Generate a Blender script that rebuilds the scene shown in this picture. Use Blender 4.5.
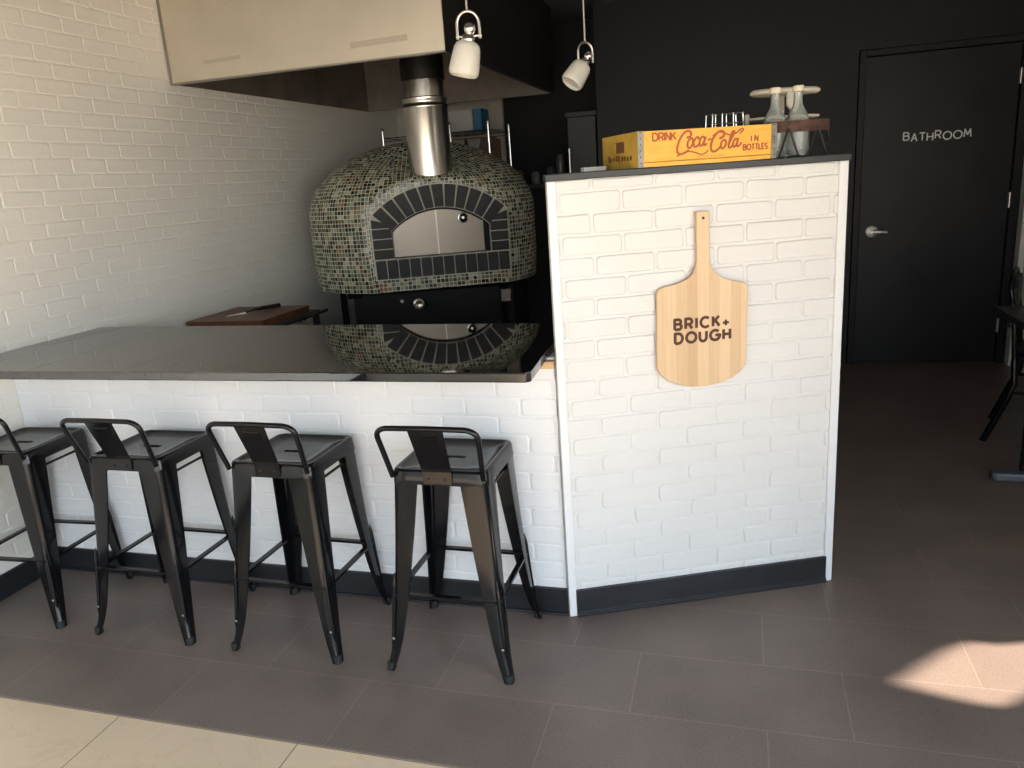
import bpy, bmesh, math, random
from mathutils import Vector, Matrix
random.seed(7)
S = bpy.context.scene
COL = S.collection
R_ = math.radians
for o in list(bpy.data.objects): bpy.data.objects.remove(o)

# ------------------------------------------------------------ camera
cam_d = bpy.data.cameras.new('camera'); cam = bpy.data.objects.new('camera', cam_d); COL.objects.link(cam)
cr = Vector((0.95983787, 0.2721895, -0.06800102)); cd = Vector((0.00673231, -0.26465614, -0.96431935)); cf = Vector((-0.28047449, 0.92513242, -0.25585945))
m = Matrix.Identity(4)
for i in range(3):
    m[i][0] = cr[i]; m[i][1] = -cd[i]; m[i][2] = -cf[i]
m[2][3] = 1.5
cam.matrix_world = m
cam_d.sensor_width = 36; cam_d.lens = 770.5/1024*36; cam_d.clip_start = .02
S.camera = cam

# ------------------------------------------------------------ light
S.view_settings.view_transform = 'Standard'; S.view_settings.look = 'None'
S.view_settings.exposure = 0.02; S.view_settings.gamma = 1
S.view_settings.use_curve_mapping = False
SKY_UP = (0.66, 0.83, 1.0); SKY_DOWN = (1.0, 0.85, 0.66); SKY = 4.2
w = bpy.data.worlds.new('world'); S.world = w; w.use_nodes = True
nt = w.node_tree; bg = nt.nodes['Background']
tc = nt.nodes.new('ShaderNodeTexCoord'); sx = nt.nodes.new('ShaderNodeSeparateXYZ'); rp = nt.nodes.new('ShaderNodeValToRGB')
nt.links.new(tc.outputs['Generated'], sx.inputs[0]); 
mp = nt.nodes.new('ShaderNodeMapRange'); mp.inputs['From Min'].default_value = -.25; mp.inputs['From Max'].default_value = .35
nt.links.new(sx.outputs['Z'], mp.inputs['Value']); nt.links.new(mp.outputs[0], rp.inputs[0])
rp.color_ramp.elements[0].color = (*SKY_DOWN, 1); rp.color_ramp.elements[1].color = (*SKY_UP, 1)
nt.links.new(rp.outputs[0], bg.inputs['Color']); 
gm = nt.nodes.new('ShaderNodeMath'); gm.operation = 'MULTIPLY_ADD'; gm.inputs[1].default_value = SKY*1.35; gm.inputs[2].default_value = SKY      # sky brighter on the sun's side
nt.links.new(sx.outputs['X'], gm.inputs[0]); gx = nt.nodes.new('ShaderNodeMath'); gx.operation = 'MAXIMUM'; gx.inputs[1].default_value = SKY*.3
nt.links.new(gm.outputs[0], gx.inputs[0]); nt.links.new(gx.outputs[0], bg.inputs['Strength'])
SUN_DIR = Vector((1.0, .12, .62))          # towards the sun
sd = bpy.data.lights.new('sun', 'SUN'); sd.energy = 29; sd.angle = R_(1.8); sd.color = (1, .84, .68)
so = bpy.data.objects.new('sun', sd); COL.objects.link(so); so.rotation_euler = SUN_DIR.to_track_quat('Z', 'Y').to_euler()
WX0, WX1, WZ0, WZ1, WY = -2.78, 1.6, .12, 2.45, -1.3      # storefront opening
pd_ = bpy.data.lights.new('window_portal', 'AREA'); pd_.shape = 'RECTANGLE'; pd_.size = WX1-WX0; pd_.size_y = WZ1-WZ0
pd_.cycles.is_portal = True
po = bpy.data.objects.new('window_portal', pd_); COL.objects.link(po)
po.location = ((WX0+WX1)/2, WY-.02, (WZ0+WZ1)/2); po.rotation_euler = (R_(90), 0, 0)   # looks into the room (+y)

# ------------------------------------------------------------ materials
def mat(name, col, rough=.5, metal=0., var=0., vscale=8., bump=0., bscale=60., trans=0., ior=1.45, coat=0., col2=None, stretch=None, spec=None, alpha=None):
    M = bpy.data.materials.new(name); M.use_nodes = True; t = M.node_tree; b = t.nodes['Principled BSDF']
    b.inputs['Base Color'].default_value = (*col, 1); b.inputs['Roughness'].default_value = rough; b.inputs['Metallic'].default_value = metal
    b.inputs['IOR'].default_value = ior; b.inputs['Transmission Weight'].default_value = trans; b.inputs['Coat Weight'].default_value = coat
    if spec is not None: b.inputs['Specular IOR Level'].default_value = spec
    if var or bump:
        tcn = t.nodes.new('ShaderNodeTexCoord'); mpn = t.nodes.new('ShaderNodeMapping'); t.links.new(tcn.outputs['Object'], mpn.inputs[0])
        if stretch: mpn.inputs['Scale'].default_value = stretch
    if var:
        n = t.nodes.new('ShaderNodeTexNoise'); n.inputs['Scale'].default_value = vscale; n.inputs['Detail'].default_value = 5
        t.links.new(mpn.outputs[0], n.inputs['Vector'])
        r = t.nodes.new('ShaderNodeValToRGB'); r.color_ramp.elements[0].position = .3; r.color_ramp.elements[1].position = .7
        c2 = col2 or tuple(min(1, c*(1+var)) for c in col); c1 = tuple(c*(1-var) for c in col) if not col2 else col
        r.color_ramp.elements[0].color = (*c1, 1); r.color_ramp.elements[1].color = (*c2, 1)
        t.links.new(n.outputs['Fac'], r.inputs[0]); t.links.new(r.outputs[0], b.inputs['Base Color'])
    if bump:
        n2 = t.nodes.new('ShaderNodeTexNoise'); n2.inputs['Scale'].default_value = bscale; n2.inputs['Detail'].default_value = 4
        t.links.new(mpn.outputs[0], n2.inputs['Vector'])
        bp = t.nodes.new('ShaderNodeBump'); bp.inputs['Strength'].default_value = bump; bp.inputs['Distance'].default_value = .004
        t.links.new(n2.outputs['Fac'], bp.inputs['Height']); t.links.new(bp.outputs[0], b.inputs['Normal'])
    return M
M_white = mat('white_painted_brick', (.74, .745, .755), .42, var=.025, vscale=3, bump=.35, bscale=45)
M_wallbrick = mat('white_brick_lifted', (.85, .82, .755), .42, var=.02, vscale=3, bump=.3, bscale=45)  # same white paint, colour lightened and warmed to stand in for brighter light
M_panel = mat('white_brick_dimmed', (.64, .635, .625), .45, var=.03, vscale=3, bump=.3, bscale=45)  # same white paint, colour darkened to offset the strong light on the stand
M_whitewall = mat('white_paint', (.78, .77, .74), .5, var=.02, bump=.05)
M_trim = mat('white_trim', (.70, .71, .72), .35)
M_black = mat('matte_black_paint', (.0103, .0110, .0135), .45, var=.25, vscale=1.2, bump=.08, bscale=30, spec=.28)
M_doorblack = mat('black_door_paint', (.0115, .0125, .0155), .4, var=.3, vscale=2.5, bump=.06, bscale=18, spec=.3)
M_dark = mat('dark_kitchen_paint', (.006, .006, .007), .7)
M_ceil = mat('ceiling_paint', (.10, .10, .095), .8, var=.05)
M_base = mat('black_rubber_base', (.016, .017, .020), .38, var=.3, vscale=6)
M_gloss = mat('gloss_black_steel', (.0045, .0045, .0055), .12, spec=.36)
M_rubber = mat('black_rubber', (.012, .012, .012), .7)
M_steel = mat('brushed_steel', (.62, .60, .57), .28, 1., var=.05, vscale=20)
M_chrome = mat('chrome', (.75, .73, .70), .08, 1.)
M_flue = mat('polished_flue_steel', (.66, .63, .58), .24, 1., var=.12, vscale=9, bump=.25, bscale=14, stretch=(1, 1, .06))
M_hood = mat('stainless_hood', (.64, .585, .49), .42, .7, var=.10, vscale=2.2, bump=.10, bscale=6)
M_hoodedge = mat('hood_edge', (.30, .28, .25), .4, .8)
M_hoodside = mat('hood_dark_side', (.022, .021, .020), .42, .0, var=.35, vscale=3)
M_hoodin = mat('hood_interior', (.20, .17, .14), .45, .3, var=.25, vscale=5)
M_smudge = mat('tape_residue', (.52, .46, .38), .6, .5)
M_whiteglass = mat('opal_glass', (.60, .59, .54), .25, bump=0)
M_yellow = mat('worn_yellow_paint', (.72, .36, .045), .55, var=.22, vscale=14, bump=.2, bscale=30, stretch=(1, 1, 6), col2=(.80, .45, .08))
M_yellow2 = mat('olive_yellow_paint', (.40, .25, .03), .6, var=.25, vscale=14, bump=.2, bscale=30, col2=(.56, .36, .05))  # darker olive yellow for the end boards and crate floor
M_red = mat('faded_red_lettering', (.38, .085, .03), .6, var=.1, vscale=60)
M_brown = mat('brown_stain', (.17, .06, .02), .7)
M_zinc = mat('galvanised_strap', (.20, .19, .17), .45, .6, var=.3, vscale=30)
M_burn = mat('burnt_lettering', (.075, .026, .014), .65)
M_chalk = mat('chalk', (.80, .82, .82), .9, var=.1, vscale=90)
M_cream = mat('cream_wood', (.66, .62, .50), .5, var=.12, vscale=20)
M_rust = mat('rusty_metal', (.07, .035, .026), .7, .2, var=.5, vscale=40)
M_wire = mat('black_wire', (.012, .012, .013), .35, .3)
M_glass = mat('clear_glass', (.86, .90, .88), .06, trans=.82, ior=1.4)
M_darkwood = mat('dark_walnut_board', (.115, .045, .022), .45, var=.35, vscale=10, stretch=(8, 1, 1))
M_blade = mat('cutter_blade', (.70, .70, .66), .25, .8)
M_white_plastic = mat('white_plastic', (.75, .75, .74), .4)
M_blue = mat('blue_carton', (.03, .16, .30), .5)
M_brick_dark = mat('dark_slate_brick', (.020, .021, .023), .6, var=.35, vscale=25, bump=.5, bscale=60)
M_grout = mat('grout', (.50, .48, .40), .8)
M_door_steel = mat('oven_door_steel', (.30, .265, .225), .38, .55, var=.08, vscale=5)
M_grey = mat('grey_cabinet', (.045, .045, .045), .5, .2)
M_tablegrey = mat('worn_iron', (.13, .15, .19), .45, .3)
M_tabletop = mat('black_laminate', (.02, .022, .03), .3)
M_seatvinyl = mat('black_vinyl', (.010, .012, .020), .35)
M_sidewalk = mat('sidewalk_concrete', (.55, .48, .38), .9, var=.05)
M_beigewood = mat('bare_wood_block', (.55, .36, .19), .6, var=.2, vscale=30)
M_wallend = mat('beige_wall_boards', (.50, .47, .40), .6)

def granite():
    M = bpy.data.materials.new('black_granite'); M.use_nodes = True; t = M.node_tree; b = t.nodes['Principled BSDF']
    b.inputs['Roughness'].default_value = .022; b.inputs['IOR'].default_value = 2.1
    tcn = t.nodes.new('ShaderNodeTexCoord'); v = t.nodes.new('ShaderNodeTexVoronoi'); v.inputs['Scale'].default_value = 160
    t.links.new(tcn.outputs['Object'], v.inputs['Vector'])
    r = t.nodes.new('ShaderNodeValToRGB'); r.color_ramp.elements[0].color = (.10, .10, .105, 1); r.color_ramp.elements[1].color = (.006, .006, .007, 1)
    r.color_ramp.elements[0].position = .06; r.color_ramp.elements[1].position = .16
    t.links.new(v.outputs['Distance'], r.inputs[0]); t.links.new(r.outputs[0], b.inputs['Base Color']); return M
M_granite = granite()

def tile_mat(name, c1, c2, grout, bw, rh, rough, off=.5, mortar=.0015, origin=(0, 0), speck=.15, vscale=3., vein=None):
    M = bpy.data.materials.new(name); M.use_nodes = True; t = M.node_tree; b = t.nodes['Principled BSDF']
    tcn = t.nodes.new('ShaderNodeTexCoord'); mpn = t.nodes.new('ShaderNodeMapping'); mpn.inputs['Location'].default_value = (-origin[0], -origin[1], 0)
    t.links.new(tcn.outputs['Object'], mpn.inputs[0])
    br = t.nodes.new('ShaderNodeTexBrick'); br.inputs['Scale'].default_value = 1; br.inputs['Brick Width'].default_value = bw; br.inputs['Row Height'].default_value = rh
    br.inputs['Mortar Size'].default_value = mortar; br.inputs['Mortar Smooth'].default_value = .2; br.offset = off
    br.inputs['Color1'].default_value = (*c1, 1); br.inputs['Color2'].default_value = (*c2, 1); br.inputs['Mortar'].default_value = (*grout, 1)
    t.links.new(mpn.outputs[0], br.inputs['Vector'])
    n = t.nodes.new('ShaderNodeTexNoise'); n.inputs['Scale'].default_value = 160; n.inputs['Detail'].default_value = 3
    t.links.new(tcn.outputs['Object'], n.inputs['Vector'])
    n3 = t.nodes.new('ShaderNodeTexNoise'); n3.inputs['Scale'].default_value = vscale; n3.inputs['Detail'].default_value = 6
    t.links.new(tcn.outputs['Object'], n3.inputs['Vector'])
    ad = t.nodes.new('ShaderNodeMath'); ad.operation = 'ADD'; t.links.new(n.outputs['Fac'], ad.inputs[0]); t.links.new(n3.outputs['Fac'], ad.inputs[1])
    mr = t.nodes.new('ShaderNodeMapRange'); mr.inputs['From Min'].default_value = .6; mr.inputs['From Max'].default_value = 1.4
    mr.inputs['To Min'].default_value = 1-speck; mr.inputs['To Max'].default_value = 1+speck
    t.links.new(ad.outputs[0], mr.inputs['Value'])
    vm = t.nodes.new('ShaderNodeVectorMath'); vm.operation = 'SCALE'; t.links.new(br.outputs['Color'], vm.inputs[0]); t.links.new(mr.outputs[0], vm.inputs['Scale'])
    out = vm.outputs[0]
    if vein:
        nv = t.nodes.new('ShaderNodeTexNoise'); nv.inputs['Scale'].default_value = 3.5; nv.inputs['Detail'].default_value = 8; nv.inputs['Distortion'].default_value = 1.2
        t.links.new(tcn.outputs['Object'], nv.inputs['Vector'])
        rv = t.nodes.new('ShaderNodeValToRGB'); e = rv.color_ramp.elements; e[0].position = .485; e[0].color = (0, 0, 0, 1); e[1].position = .5; e[1].color = (1, 1, 1, 1)
        e2 = e.new(.515); e2.color = (0, 0, 0, 1)
        t.links.new(nv.outputs['Fac'], rv.inputs[0])
        sc = t.nodes.new('ShaderNodeMath'); sc.operation = 'MULTIPLY'; sc.inputs[1].default_value = .16; t.links.new(rv.outputs[0], sc.inputs[0])
        mx = t.nodes.new('ShaderNodeMix'); mx.data_type = 'RGBA'; mx.inputs['B'].default_value = (*vein, 1)
        t.links.new(sc.outputs[0], mx.inputs['Factor']); t.links.new(out, mx.inputs['A']); out = mx.outputs['Result']
    t.links.new(out, b.inputs['Base Color'])
    b.inputs['Roughness'].default_value = rough
    bp = t.nodes.new('ShaderNodeBump'); bp.inputs['Strength'].default_value = .25; bp.inputs['Distance'].default_value = .002
    t.links.new(n.outputs['Fac'], bp.inputs['Height']); t.links.new(bp.outputs[0], b.inputs['Normal'])
    return M
M_floor = tile_mat('brown_floor_tile', (.160, .125, .108), (.176, .139, .121), (.24, .195, .165), .597, .2952, .42, .37, .0016, (-1.485, 1.5925-.2952*6), .32)
M_beige = tile_mat('beige_marble_tile', (.69, .545, .385), (.67, .53, .375), (.20, .15, .10), .617, .617, .3, 0, .002, (-1.805, 1.585-.617*5), .05, vein=(.48, .30, .18))

def mosaic():
    M = bpy.data.materials.new('glass_mosaic'); M.use_nodes = True; t = M.node_tree; b = t.nodes['Principled BSDF']
    uv = t.nodes.new('ShaderNodeUVMap'); sc = t.nodes.new('ShaderNodeVectorMath'); sc.operation = 'SCALE'; sc.inputs['Scale'].default_value = 1.0
    t.links.new(uv.outputs[0], sc.inputs[0])
    fl = t.nodes.new('ShaderNodeVectorMath'); fl.operation = 'FLOOR'; fr = t.nodes.new('ShaderNodeVectorMath'); fr.operation = 'FRACTION'
    t.links.new(sc.outputs[0], fl.inputs[0]); t.links.new(sc.outputs[0], fr.inputs[0])
    wn = t.nodes.new('ShaderNodeTexWhiteNoise'); wn.noise_dimensions = '2D'; t.links.new(fl.outputs[0], wn.inputs['Vector'])
    r = t.nodes.new('ShaderNodeValToRGB'); r.color_ramp.interpolation = 'CONSTANT'
    cols = [(0, (.012, .016, .012)), (.13, (.05, .065, .04)), (.24, (.10, .065, .035)), (.34, (.19, .21, .14)), (.46, (.035, .028, .018)), (.55, (.30, .33, .24)), (.66, (.20, .16, .10)), (.74, (.12, .17, .12)), (.83, (.42, .42, .31)), (.92, (.22, .12, .06)), (.96, (.03, .08, .08))]
    e = r.color_ramp.elements
    e[0].position = 0; e[0].color = (*cols[0][1], 1); e[1].position = cols[1][0]; e[1].color = (*cols[1][1], 1)
    for p, c in cols[2:]:
        k = e.new(p); k.color = (*c, 1)
    t.links.new(wn.outputs['Value'], r.inputs[0])
    sep = t.nodes.new('ShaderNodeSeparateXYZ'); t.links.new(fr.outputs[0], sep.inputs[0])
    outs = []
    for ax in 'XY':
        a = t.nodes.new('ShaderNodeMath'); a.operation = 'SUBTRACT'; a.inputs[1].default_value = .5; t.links.new(sep.outputs[ax], a.inputs[0])
        ab = t.nodes.new('ShaderNodeMath'); ab.operation = 'ABSOLUTE'; t.links.new(a.outputs[0], ab.inputs[0]); outs.append(ab)
    mx = t.nodes.new('ShaderNodeMath'); mx.operation = 'MAXIMUM'; t.links.new(outs[0].outputs[0], mx.inputs[0]); t.links.new(outs[1].outputs[0], mx.inputs[1])
    gt = t.nodes.new('ShaderNodeMath'); gt.operation = 'GREATER_THAN'; gt.inputs[1].default_value = .43; t.links.new(mx.outputs[0], gt.inputs[0])
    mix = t.nodes.new('ShaderNodeMix'); mix.data_type = 'RGBA'; mix.inputs['B'].default_value = (.60, .59, .47, 1)
    t.links.new(gt.outputs[0], mix.inputs['Factor']); t.links.new(r.outputs[0], mix.inputs['A']); t.links.new(mix.outputs['Result'], b.inputs['Base Color'])
    rr = t.nodes.new('ShaderNodeMapRange'); rr.inputs['To Min'].default_value = .22; rr.inputs['To Max'].default_value = .8; t.links.new(gt.outputs[0], rr.inputs['Value']); t.links.new(rr.outputs[0], b.inputs['Roughness'])
    # each tile sits at its own slight tilt
    wn2 = t.nodes.new('ShaderNodeBump'); wn2.inputs['Strength'].default_value = .6; wn2.inputs['Distance'].default_value = .002; wn2.invert = True
    t.links.new(gt.outputs[0], wn2.inputs['Height']); t.links.new(wn2.outputs[0], b.inputs['Normal'])
    return M
M_mosaic = mosaic()

def peel_wood():
    M = bpy.data.materials.new('laminated_maple'); M.use_nodes = True; t = M.node_tree; b = t.nodes['Principled BSDF']
    tcn = t.nodes.new('ShaderNodeTexCoord'); sep = t.nodes.new('ShaderNodeSeparateXYZ'); t.links.new(tcn.outputs['Object'], sep.inputs[0])
    a = t.nodes.new('ShaderNodeMath'); a.operation = 'MULTIPLY_ADD'; a.inputs[1].default_value = 1/.037; a.inputs[2].default_value = .3; t.links.new(sep.outputs['X'], a.inputs[0])
    f = t.nodes.new('ShaderNodeMath'); f.operation = 'FLOOR'; t.links.new(a.outputs[0], f.inputs[0])
    wn = t.nodes.new('ShaderNodeTexWhiteNoise'); wn.noise_dimensions = '1D'; t.links.new(f.outputs[0], wn.inputs['W'])
    r = t.nodes.new('ShaderNodeValToRGB'); r.color_ramp.elements[0].color = (.53, .345, .19, 1); r.color_ramp.elements[1].color = (.68, .49, .30, 1)
    t.links.new(wn.outputs['Value'], r.inputs[0])
    mpn = t.nodes.new('ShaderNodeMapping'); mpn.inputs['Scale'].default_value = (60, 60, 3); t.links.new(tcn.outputs['Object'], mpn.inputs[0])
    n = t.nodes.new('ShaderNodeTexNoise'); n.inputs['Scale'].default_value = 2; n.inputs['Detail'].default_value = 5; t.links.new(mpn.outputs[0], n.inputs['Vector'])
    mr = t.nodes.new('ShaderNodeMapRange'); mr.inputs['To Min'].default_value = .86; mr.inputs['To Max'].default_value = 1.12; t.links.new(n.outputs['Fac'], mr.inputs['Value'])
    vm = t.nodes.new('ShaderNodeVectorMath'); vm.operation = 'SCALE'; t.links.new(r.outputs[0], vm.inputs[0]); t.links.new(mr.outputs[0], vm.inputs['Scale'])
    t.links.new(vm.outputs[0], b.inputs['Base Color']); b.inputs['Roughness'].default_value = .45
    return M
M_peel = peel_wood()

# ------------------------------------------------------------ mesh helpers
class MB:
    def __init__(s): s.v = []; s.f = []; s.uv = {}
    def add(s, vs, fs):
        n = len(s.v); s.v += [tuple(v) for v in vs]; s.f += [tuple(i+n for i in f) for f in fs]; return n
    def box(s, c, d, M=None):
        cx, cy, cz = c; dx, dy, dz = (k/2 for k in d)
        vs = [Vector((sx_*dx, sy*dy, sz*dz)) for sx_ in (-1, 1) for sy in (-1, 1) for sz in (-1, 1)]
        if M is not None: vs = [M @ v for v in vs]
        vs = [v+Vector(c) for v in vs]
        s.add(vs, [(0, 1, 3, 2), (4, 6, 7, 5), (0, 4, 5, 1), (2, 3, 7, 6), (0, 2, 6, 4), (1, 5, 7, 3)]); return s
    def span(s, a, b):
        return s.box([(a[i]+b[i])/2 for i in range(3)], [abs(b[i]-a[i]) for i in range(3)])
    def loft(s, loops, closed=True, caps=True):
        n = len(loops[0]); base = len(s.v)
        for L in loops: s.v += [tuple(p) for p in L]
        for i in range(len(loops)-1):
            for j in range(n if closed else n-1):
                k = (j+1) % n
                s.f.append((base+i*n+j, base+i*n+k, base+(i+1)*n+k, base+(i+1)*n+j))
        if caps and closed:
            s.f.append(tuple(base+j for j in reversed(range(n)))); s.f.append(tuple(base+(len(loops)-1)*n+j for j in range(n)))
        return s
    def tube(s, path, r, seg=10, caps=True, closed=False):
        P = [Vector(p) for p in path]; rs = r if isinstance(r, (list, tuple)) else [r]*len(P); loops = []
        t0 = (P[1]-P[0]).normalized(); up = Vector((0, 0, 1)) if abs(t0.z) < .9 else Vector((1, 0, 0)); nrm = t0.cross(up).normalized()
        for i, p in enumerate(P):
            if closed: t = (P[(i+1) % len(P)]-P[i-1]).normalized()
            else: t = (P[min(i+1, len(P)-1)]-P[max(i-1, 0)]).normalized()
            nrm = (nrm - t*nrm.dot(t)).normalized(); b = t.cross(nrm)
            loops.append([p+(nrm*math.cos(2*math.pi*k/seg)+b*math.sin(2*math.pi*k/seg))*rs[i] for k in range(seg)])
        if closed: loops.append(loops[0]); return s.loft(loops, True, False)
        return s.loft(loops, True, caps)
    def lathe(s, prof, c=(0, 0, 0), seg=32, M=None, caps=True):
        loops = []
        for r, z in prof:
            L = []
            for k in range(seg):
                a = 2*math.pi*k/seg; v = Vector((r*math.cos(a), r*math.sin(a), z))
                if M is not None: v = M @ v
                L.append(v+Vector(c))
            loops.append(L)
        return s.loft(loops, True, caps)
    def prism(s, poly, y0, y1, F=None):     # polygon in x,z extruded along y; F maps Vector -> Vector
        F = F or (lambda v: v)
        loops = [[F(Vector((x, y, z))) for x, z in poly] for y in (y0, y1)]
        return s.loft(loops)
    def build(s, name, mt, parent=None, smooth=False, bevel=0., loc=None, angle=40, bseg=2):
        me = bpy.data.meshes.new(name); me.from_pydata(s.v, [], s.f); me.update()
        bm = bmesh.new(); bm.from_mesh(me); bmesh.ops.recalc_face_normals(bm, faces=bm.faces); bm.to_mesh(me); bm.free()
        o = bpy.data.objects.new(name, me); COL.objects.link(o)
        if mt: me.materials.append(mt)
        if parent: o.parent = parent
        if loc: o.location = loc
        if smooth:
            for p in me.polygons: p.use_smooth = True
            try: me.set_sharp_from_angle(angle=R_(angle))
            except Exception: pass
        if bevel:
            b = o.modifiers.new('bevel', 'BEVEL'); b.width = bevel; b.segments = bseg; b.limit_method = 'ANGLE'; b.angle_limit = R_(35)
        return o
def thing(name, label, cat, loc=(0, 0, 0), rz=0., group=None):
    o = bpy.data.objects.new(name, None); COL.objects.link(o); o.empty_display_size = .1
    o.location = loc; o.rotation_euler = (0, 0, rz); o['label'] = label; o['category'] = cat
    if group: o['group'] = group
    return o
def tag(o, label, cat, group=None, kind=None):
    o['label'] = label; o['category'] = cat
    if group: o['group'] = group
    if kind: o['kind'] = kind
    return o
def struct(o, label=None):
    o['kind'] = 'structure'
    if label: o['label'] = label; o['category'] = o.name.split('_')[0].split('.')[0]
    return o
def copy_tree(o, parent=None):
    c = o.copy(); COL.objects.link(c)
    if parent: c.parent = parent
    for ch in list(o.children): copy_tree(ch, c)
    return c

def brick_field(mb, O, U, V, N, W, H, bl=.2, rh=.0663, gap=.006, relief=.0032, off0=0., z0=0.):
    """backing plus raised rounded bricks on a rectangle; O corner, U/V unit vectors, N outward"""
    O = Vector(O); U = Vector(U); V = Vector(V); N = Vector(N)
    P = lambda u, v, n: O+U*u+V*v+N*n
    mb.add([P(0, 0, 0), P(W, 0, 0), P(W, H, 0), P(0, H, 0)], [(0, 1, 2, 3)])
    rows = int(math.ceil((H+z0)/rh))
    for r in range(rows):
        v0 = r*rh-z0+gap/2; v1 = (r+1)*rh-z0-gap/2
        v0 = max(v0, .001); v1 = min(v1, H-.001)
        if v1-v0 < .012: continue
        u = -bl+off0+(bl/2 if r % 2 else 0)+random.uniform(-.005, .005)
        while u < W:
            L = bl+random.uniform(-.003, .003); a = max(u+gap/2, .001); b = min(u+L-gap/2, W-.001); u += L
            if b-a < .015: continue
            j = lambda k=.0018: random.uniform(-k, k)
            c = min(.007, (v1-v0)*.3, (b-a)*.3)
            def ring(ins, n):
                a2, b2, w0, w1 = a+ins, b-ins, v0+ins, v1-ins
                return [(a2+c, w0, n), ((a2+b2)/2, w0, n), (b2-c, w0, n), (b2, w0+c, n), (b2, w1-c, n), (b2-c, w1, n), ((a2+b2)/2, w1, n), (a2+c, w1, n), (a2, w1-c, n), (a2, w0+c, n)]
            jit = [(j(), j()) for _ in range(10)]; h = relief*random.uniform(.75, 1.2)
            loops = [[P(x+dx, y+dy, n) for (x, y, n), (dx, dy) in zip(rg, jit)] for rg in (ring(0, 0), ring(.0015, h*.7), ring(.0045, h))]
            base = len(mb.v)
            for Lp in loops: mb.v += [tuple(p) for p in Lp]
            for i in range(2):
                for k in range(10): mb.f.append((base+i*10+k, base+i*10+(k+1) % 10, base+(i+1)*10+(k+1) % 10, base+(i+1)*10+k))
            mb.f.append(tuple(base+20+k for k in range(10)))
    return mb

def ribbon(mb, pts, wd, y0, y1, F=None):
    """flat stroke lettering: polyline in x,z, width wd, thickness y0..y1"""
    F = F or (lambda v: v)
    n = len(pts); ws = wd if isinstance(wd, (list, tuple)) else [wd]*n
    for i in range(n-1):
        a = Vector(pts[i]); b = Vector(pts[i+1]); d = b-a
        if d.length < 1e-7: continue
        q = Vector((-d.y, d.x)).normalized()
        poly = [a+q*ws[i]/2, b+q*ws[i+1]/2, b-q*ws[i+1]/2, a-q*ws[i]/2]
        mb.prism([(p.x, p.y) for p in poly], y0-.00012*(i % 3), y1, F)
    for i in range(1, n-1):
        mb.prism([(pts[i][0]+ws[i]/2*math.cos(k*math.pi/4), pts[i][1]+ws[i]/2*math.sin(k*math.pi/4)) for k in range(8)], y0-.0004-.00012*(i % 3), y1, F)
def arc(cx, cy, rx, ry, a0, a1, n=10):
    return [(cx+rx*math.cos(R_(a0+(a1-a0)*i/n)), cy+ry*math.sin(R_(a0+(a1-a0)*i/n))) for i in range(n+1)]
GL = {
 'B': ([[(0, 0), (0, 1), (.38, 1)]+arc(.38, .77, .26, .23, 90, -90)+[(0, .54)], [(.38, .54)]+arc(.40, .27, .30, .27, 90, -90)+[(0, 0)]], .72),
 'R': ([[(0, 0), (0, 1), (.36, 1)]+arc(.36, .72, .30, .28, 90, -90)+[(0, .44)], [(.34, .44), (.68, 0)]], .72),
 'I': ([[(0, 0), (0, 1)]], .04), 'C': ([arc(.48, .5, .48, .5, 45, 315, 16)], .86),
 'K': ([[(0, 0), (0, 1)], [(.62, 1), (.04, .45)], [(.22, .60), (.68, 0)]], .72),
 'D': ([[(0, 0), (0, 1), (.32, 1)]+arc(.32, .5, .44, .5, 90, -90, 12)+[(0, 0)]], .80),
 'O': ([arc(.5, .5, .5, .5, 0, 360, 22)], 1.0), 'U': ([[(0, 1), (0, .38)]+arc(.35, .38, .35, .38, 180, 360, 12)+[(.7, 1)]], .74),
 'G': ([arc(.5, .5, .5, .5, 45, 360, 18)+[(.52, .5)]], 1.0), 'H': ([[(0, 0), (0, 1)], [(.68, 0), (.68, 1)], [(0, .5), (.68, .5)]], .72),
 '+': ([[(.22, .28), (.22, .78)], [(-.03, .53), (.47, .53)]], .45),
 'N': ([[(0, 0), (0, 1), (.66, 0), (.66, 1)]], .7), 'T': ([[(0, 1), (.7, 1)], [(.35, 1), (.35, 0)]], .7), 'L': ([[(0, 1), (0, 0), (.5, 0)]], .52),
 'E': ([[(.55, 1), (0, 1), (0, 0), (.55, 0)], [(0, .5), (.45, .5)]], .58), 'S': ([arc(.3, .74, .28, .26, 40, 270, 10)+arc(.3, .25, .3, .25, 90, -140, 10)[1:]], .62),
 'A': ([[(0, 0), (.36, 1), (.72, 0)], [(.14, .36), (.58, .36)]], .74), 'M': ([[(0, 0), (.08, 1), (.4, .3), (.72, 1), (.82, 0)]], .85),
}
def write(mb, txt, x0, x1, z0, z1, wd, y0, y1, slope=0., jit=0.):
    h = z1-z0; adv = [GL[c][1]*h for c in txt if c != ' ']; tot = sum(adv); gapn = len(adv)-1
    sp = (x1-x0-tot)/max(1, gapn); x = x0; sc = 1.
    if sp < .12*h: sc = (x1-x0)/(tot+gapn*.22*h); sp = .22*h*sc
    for c in txt:
        gl, ww = GL[c]; oy = random.uniform(-jit, jit)*h
        for st in gl:
            ribbon(mb, [(x+px*h*sc, z0+oy+pz*h+(x+px*h*sc-x0)*slope) for px, pz in st], wd, y0, y1)
        x += ww*h*sc+sp

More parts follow.
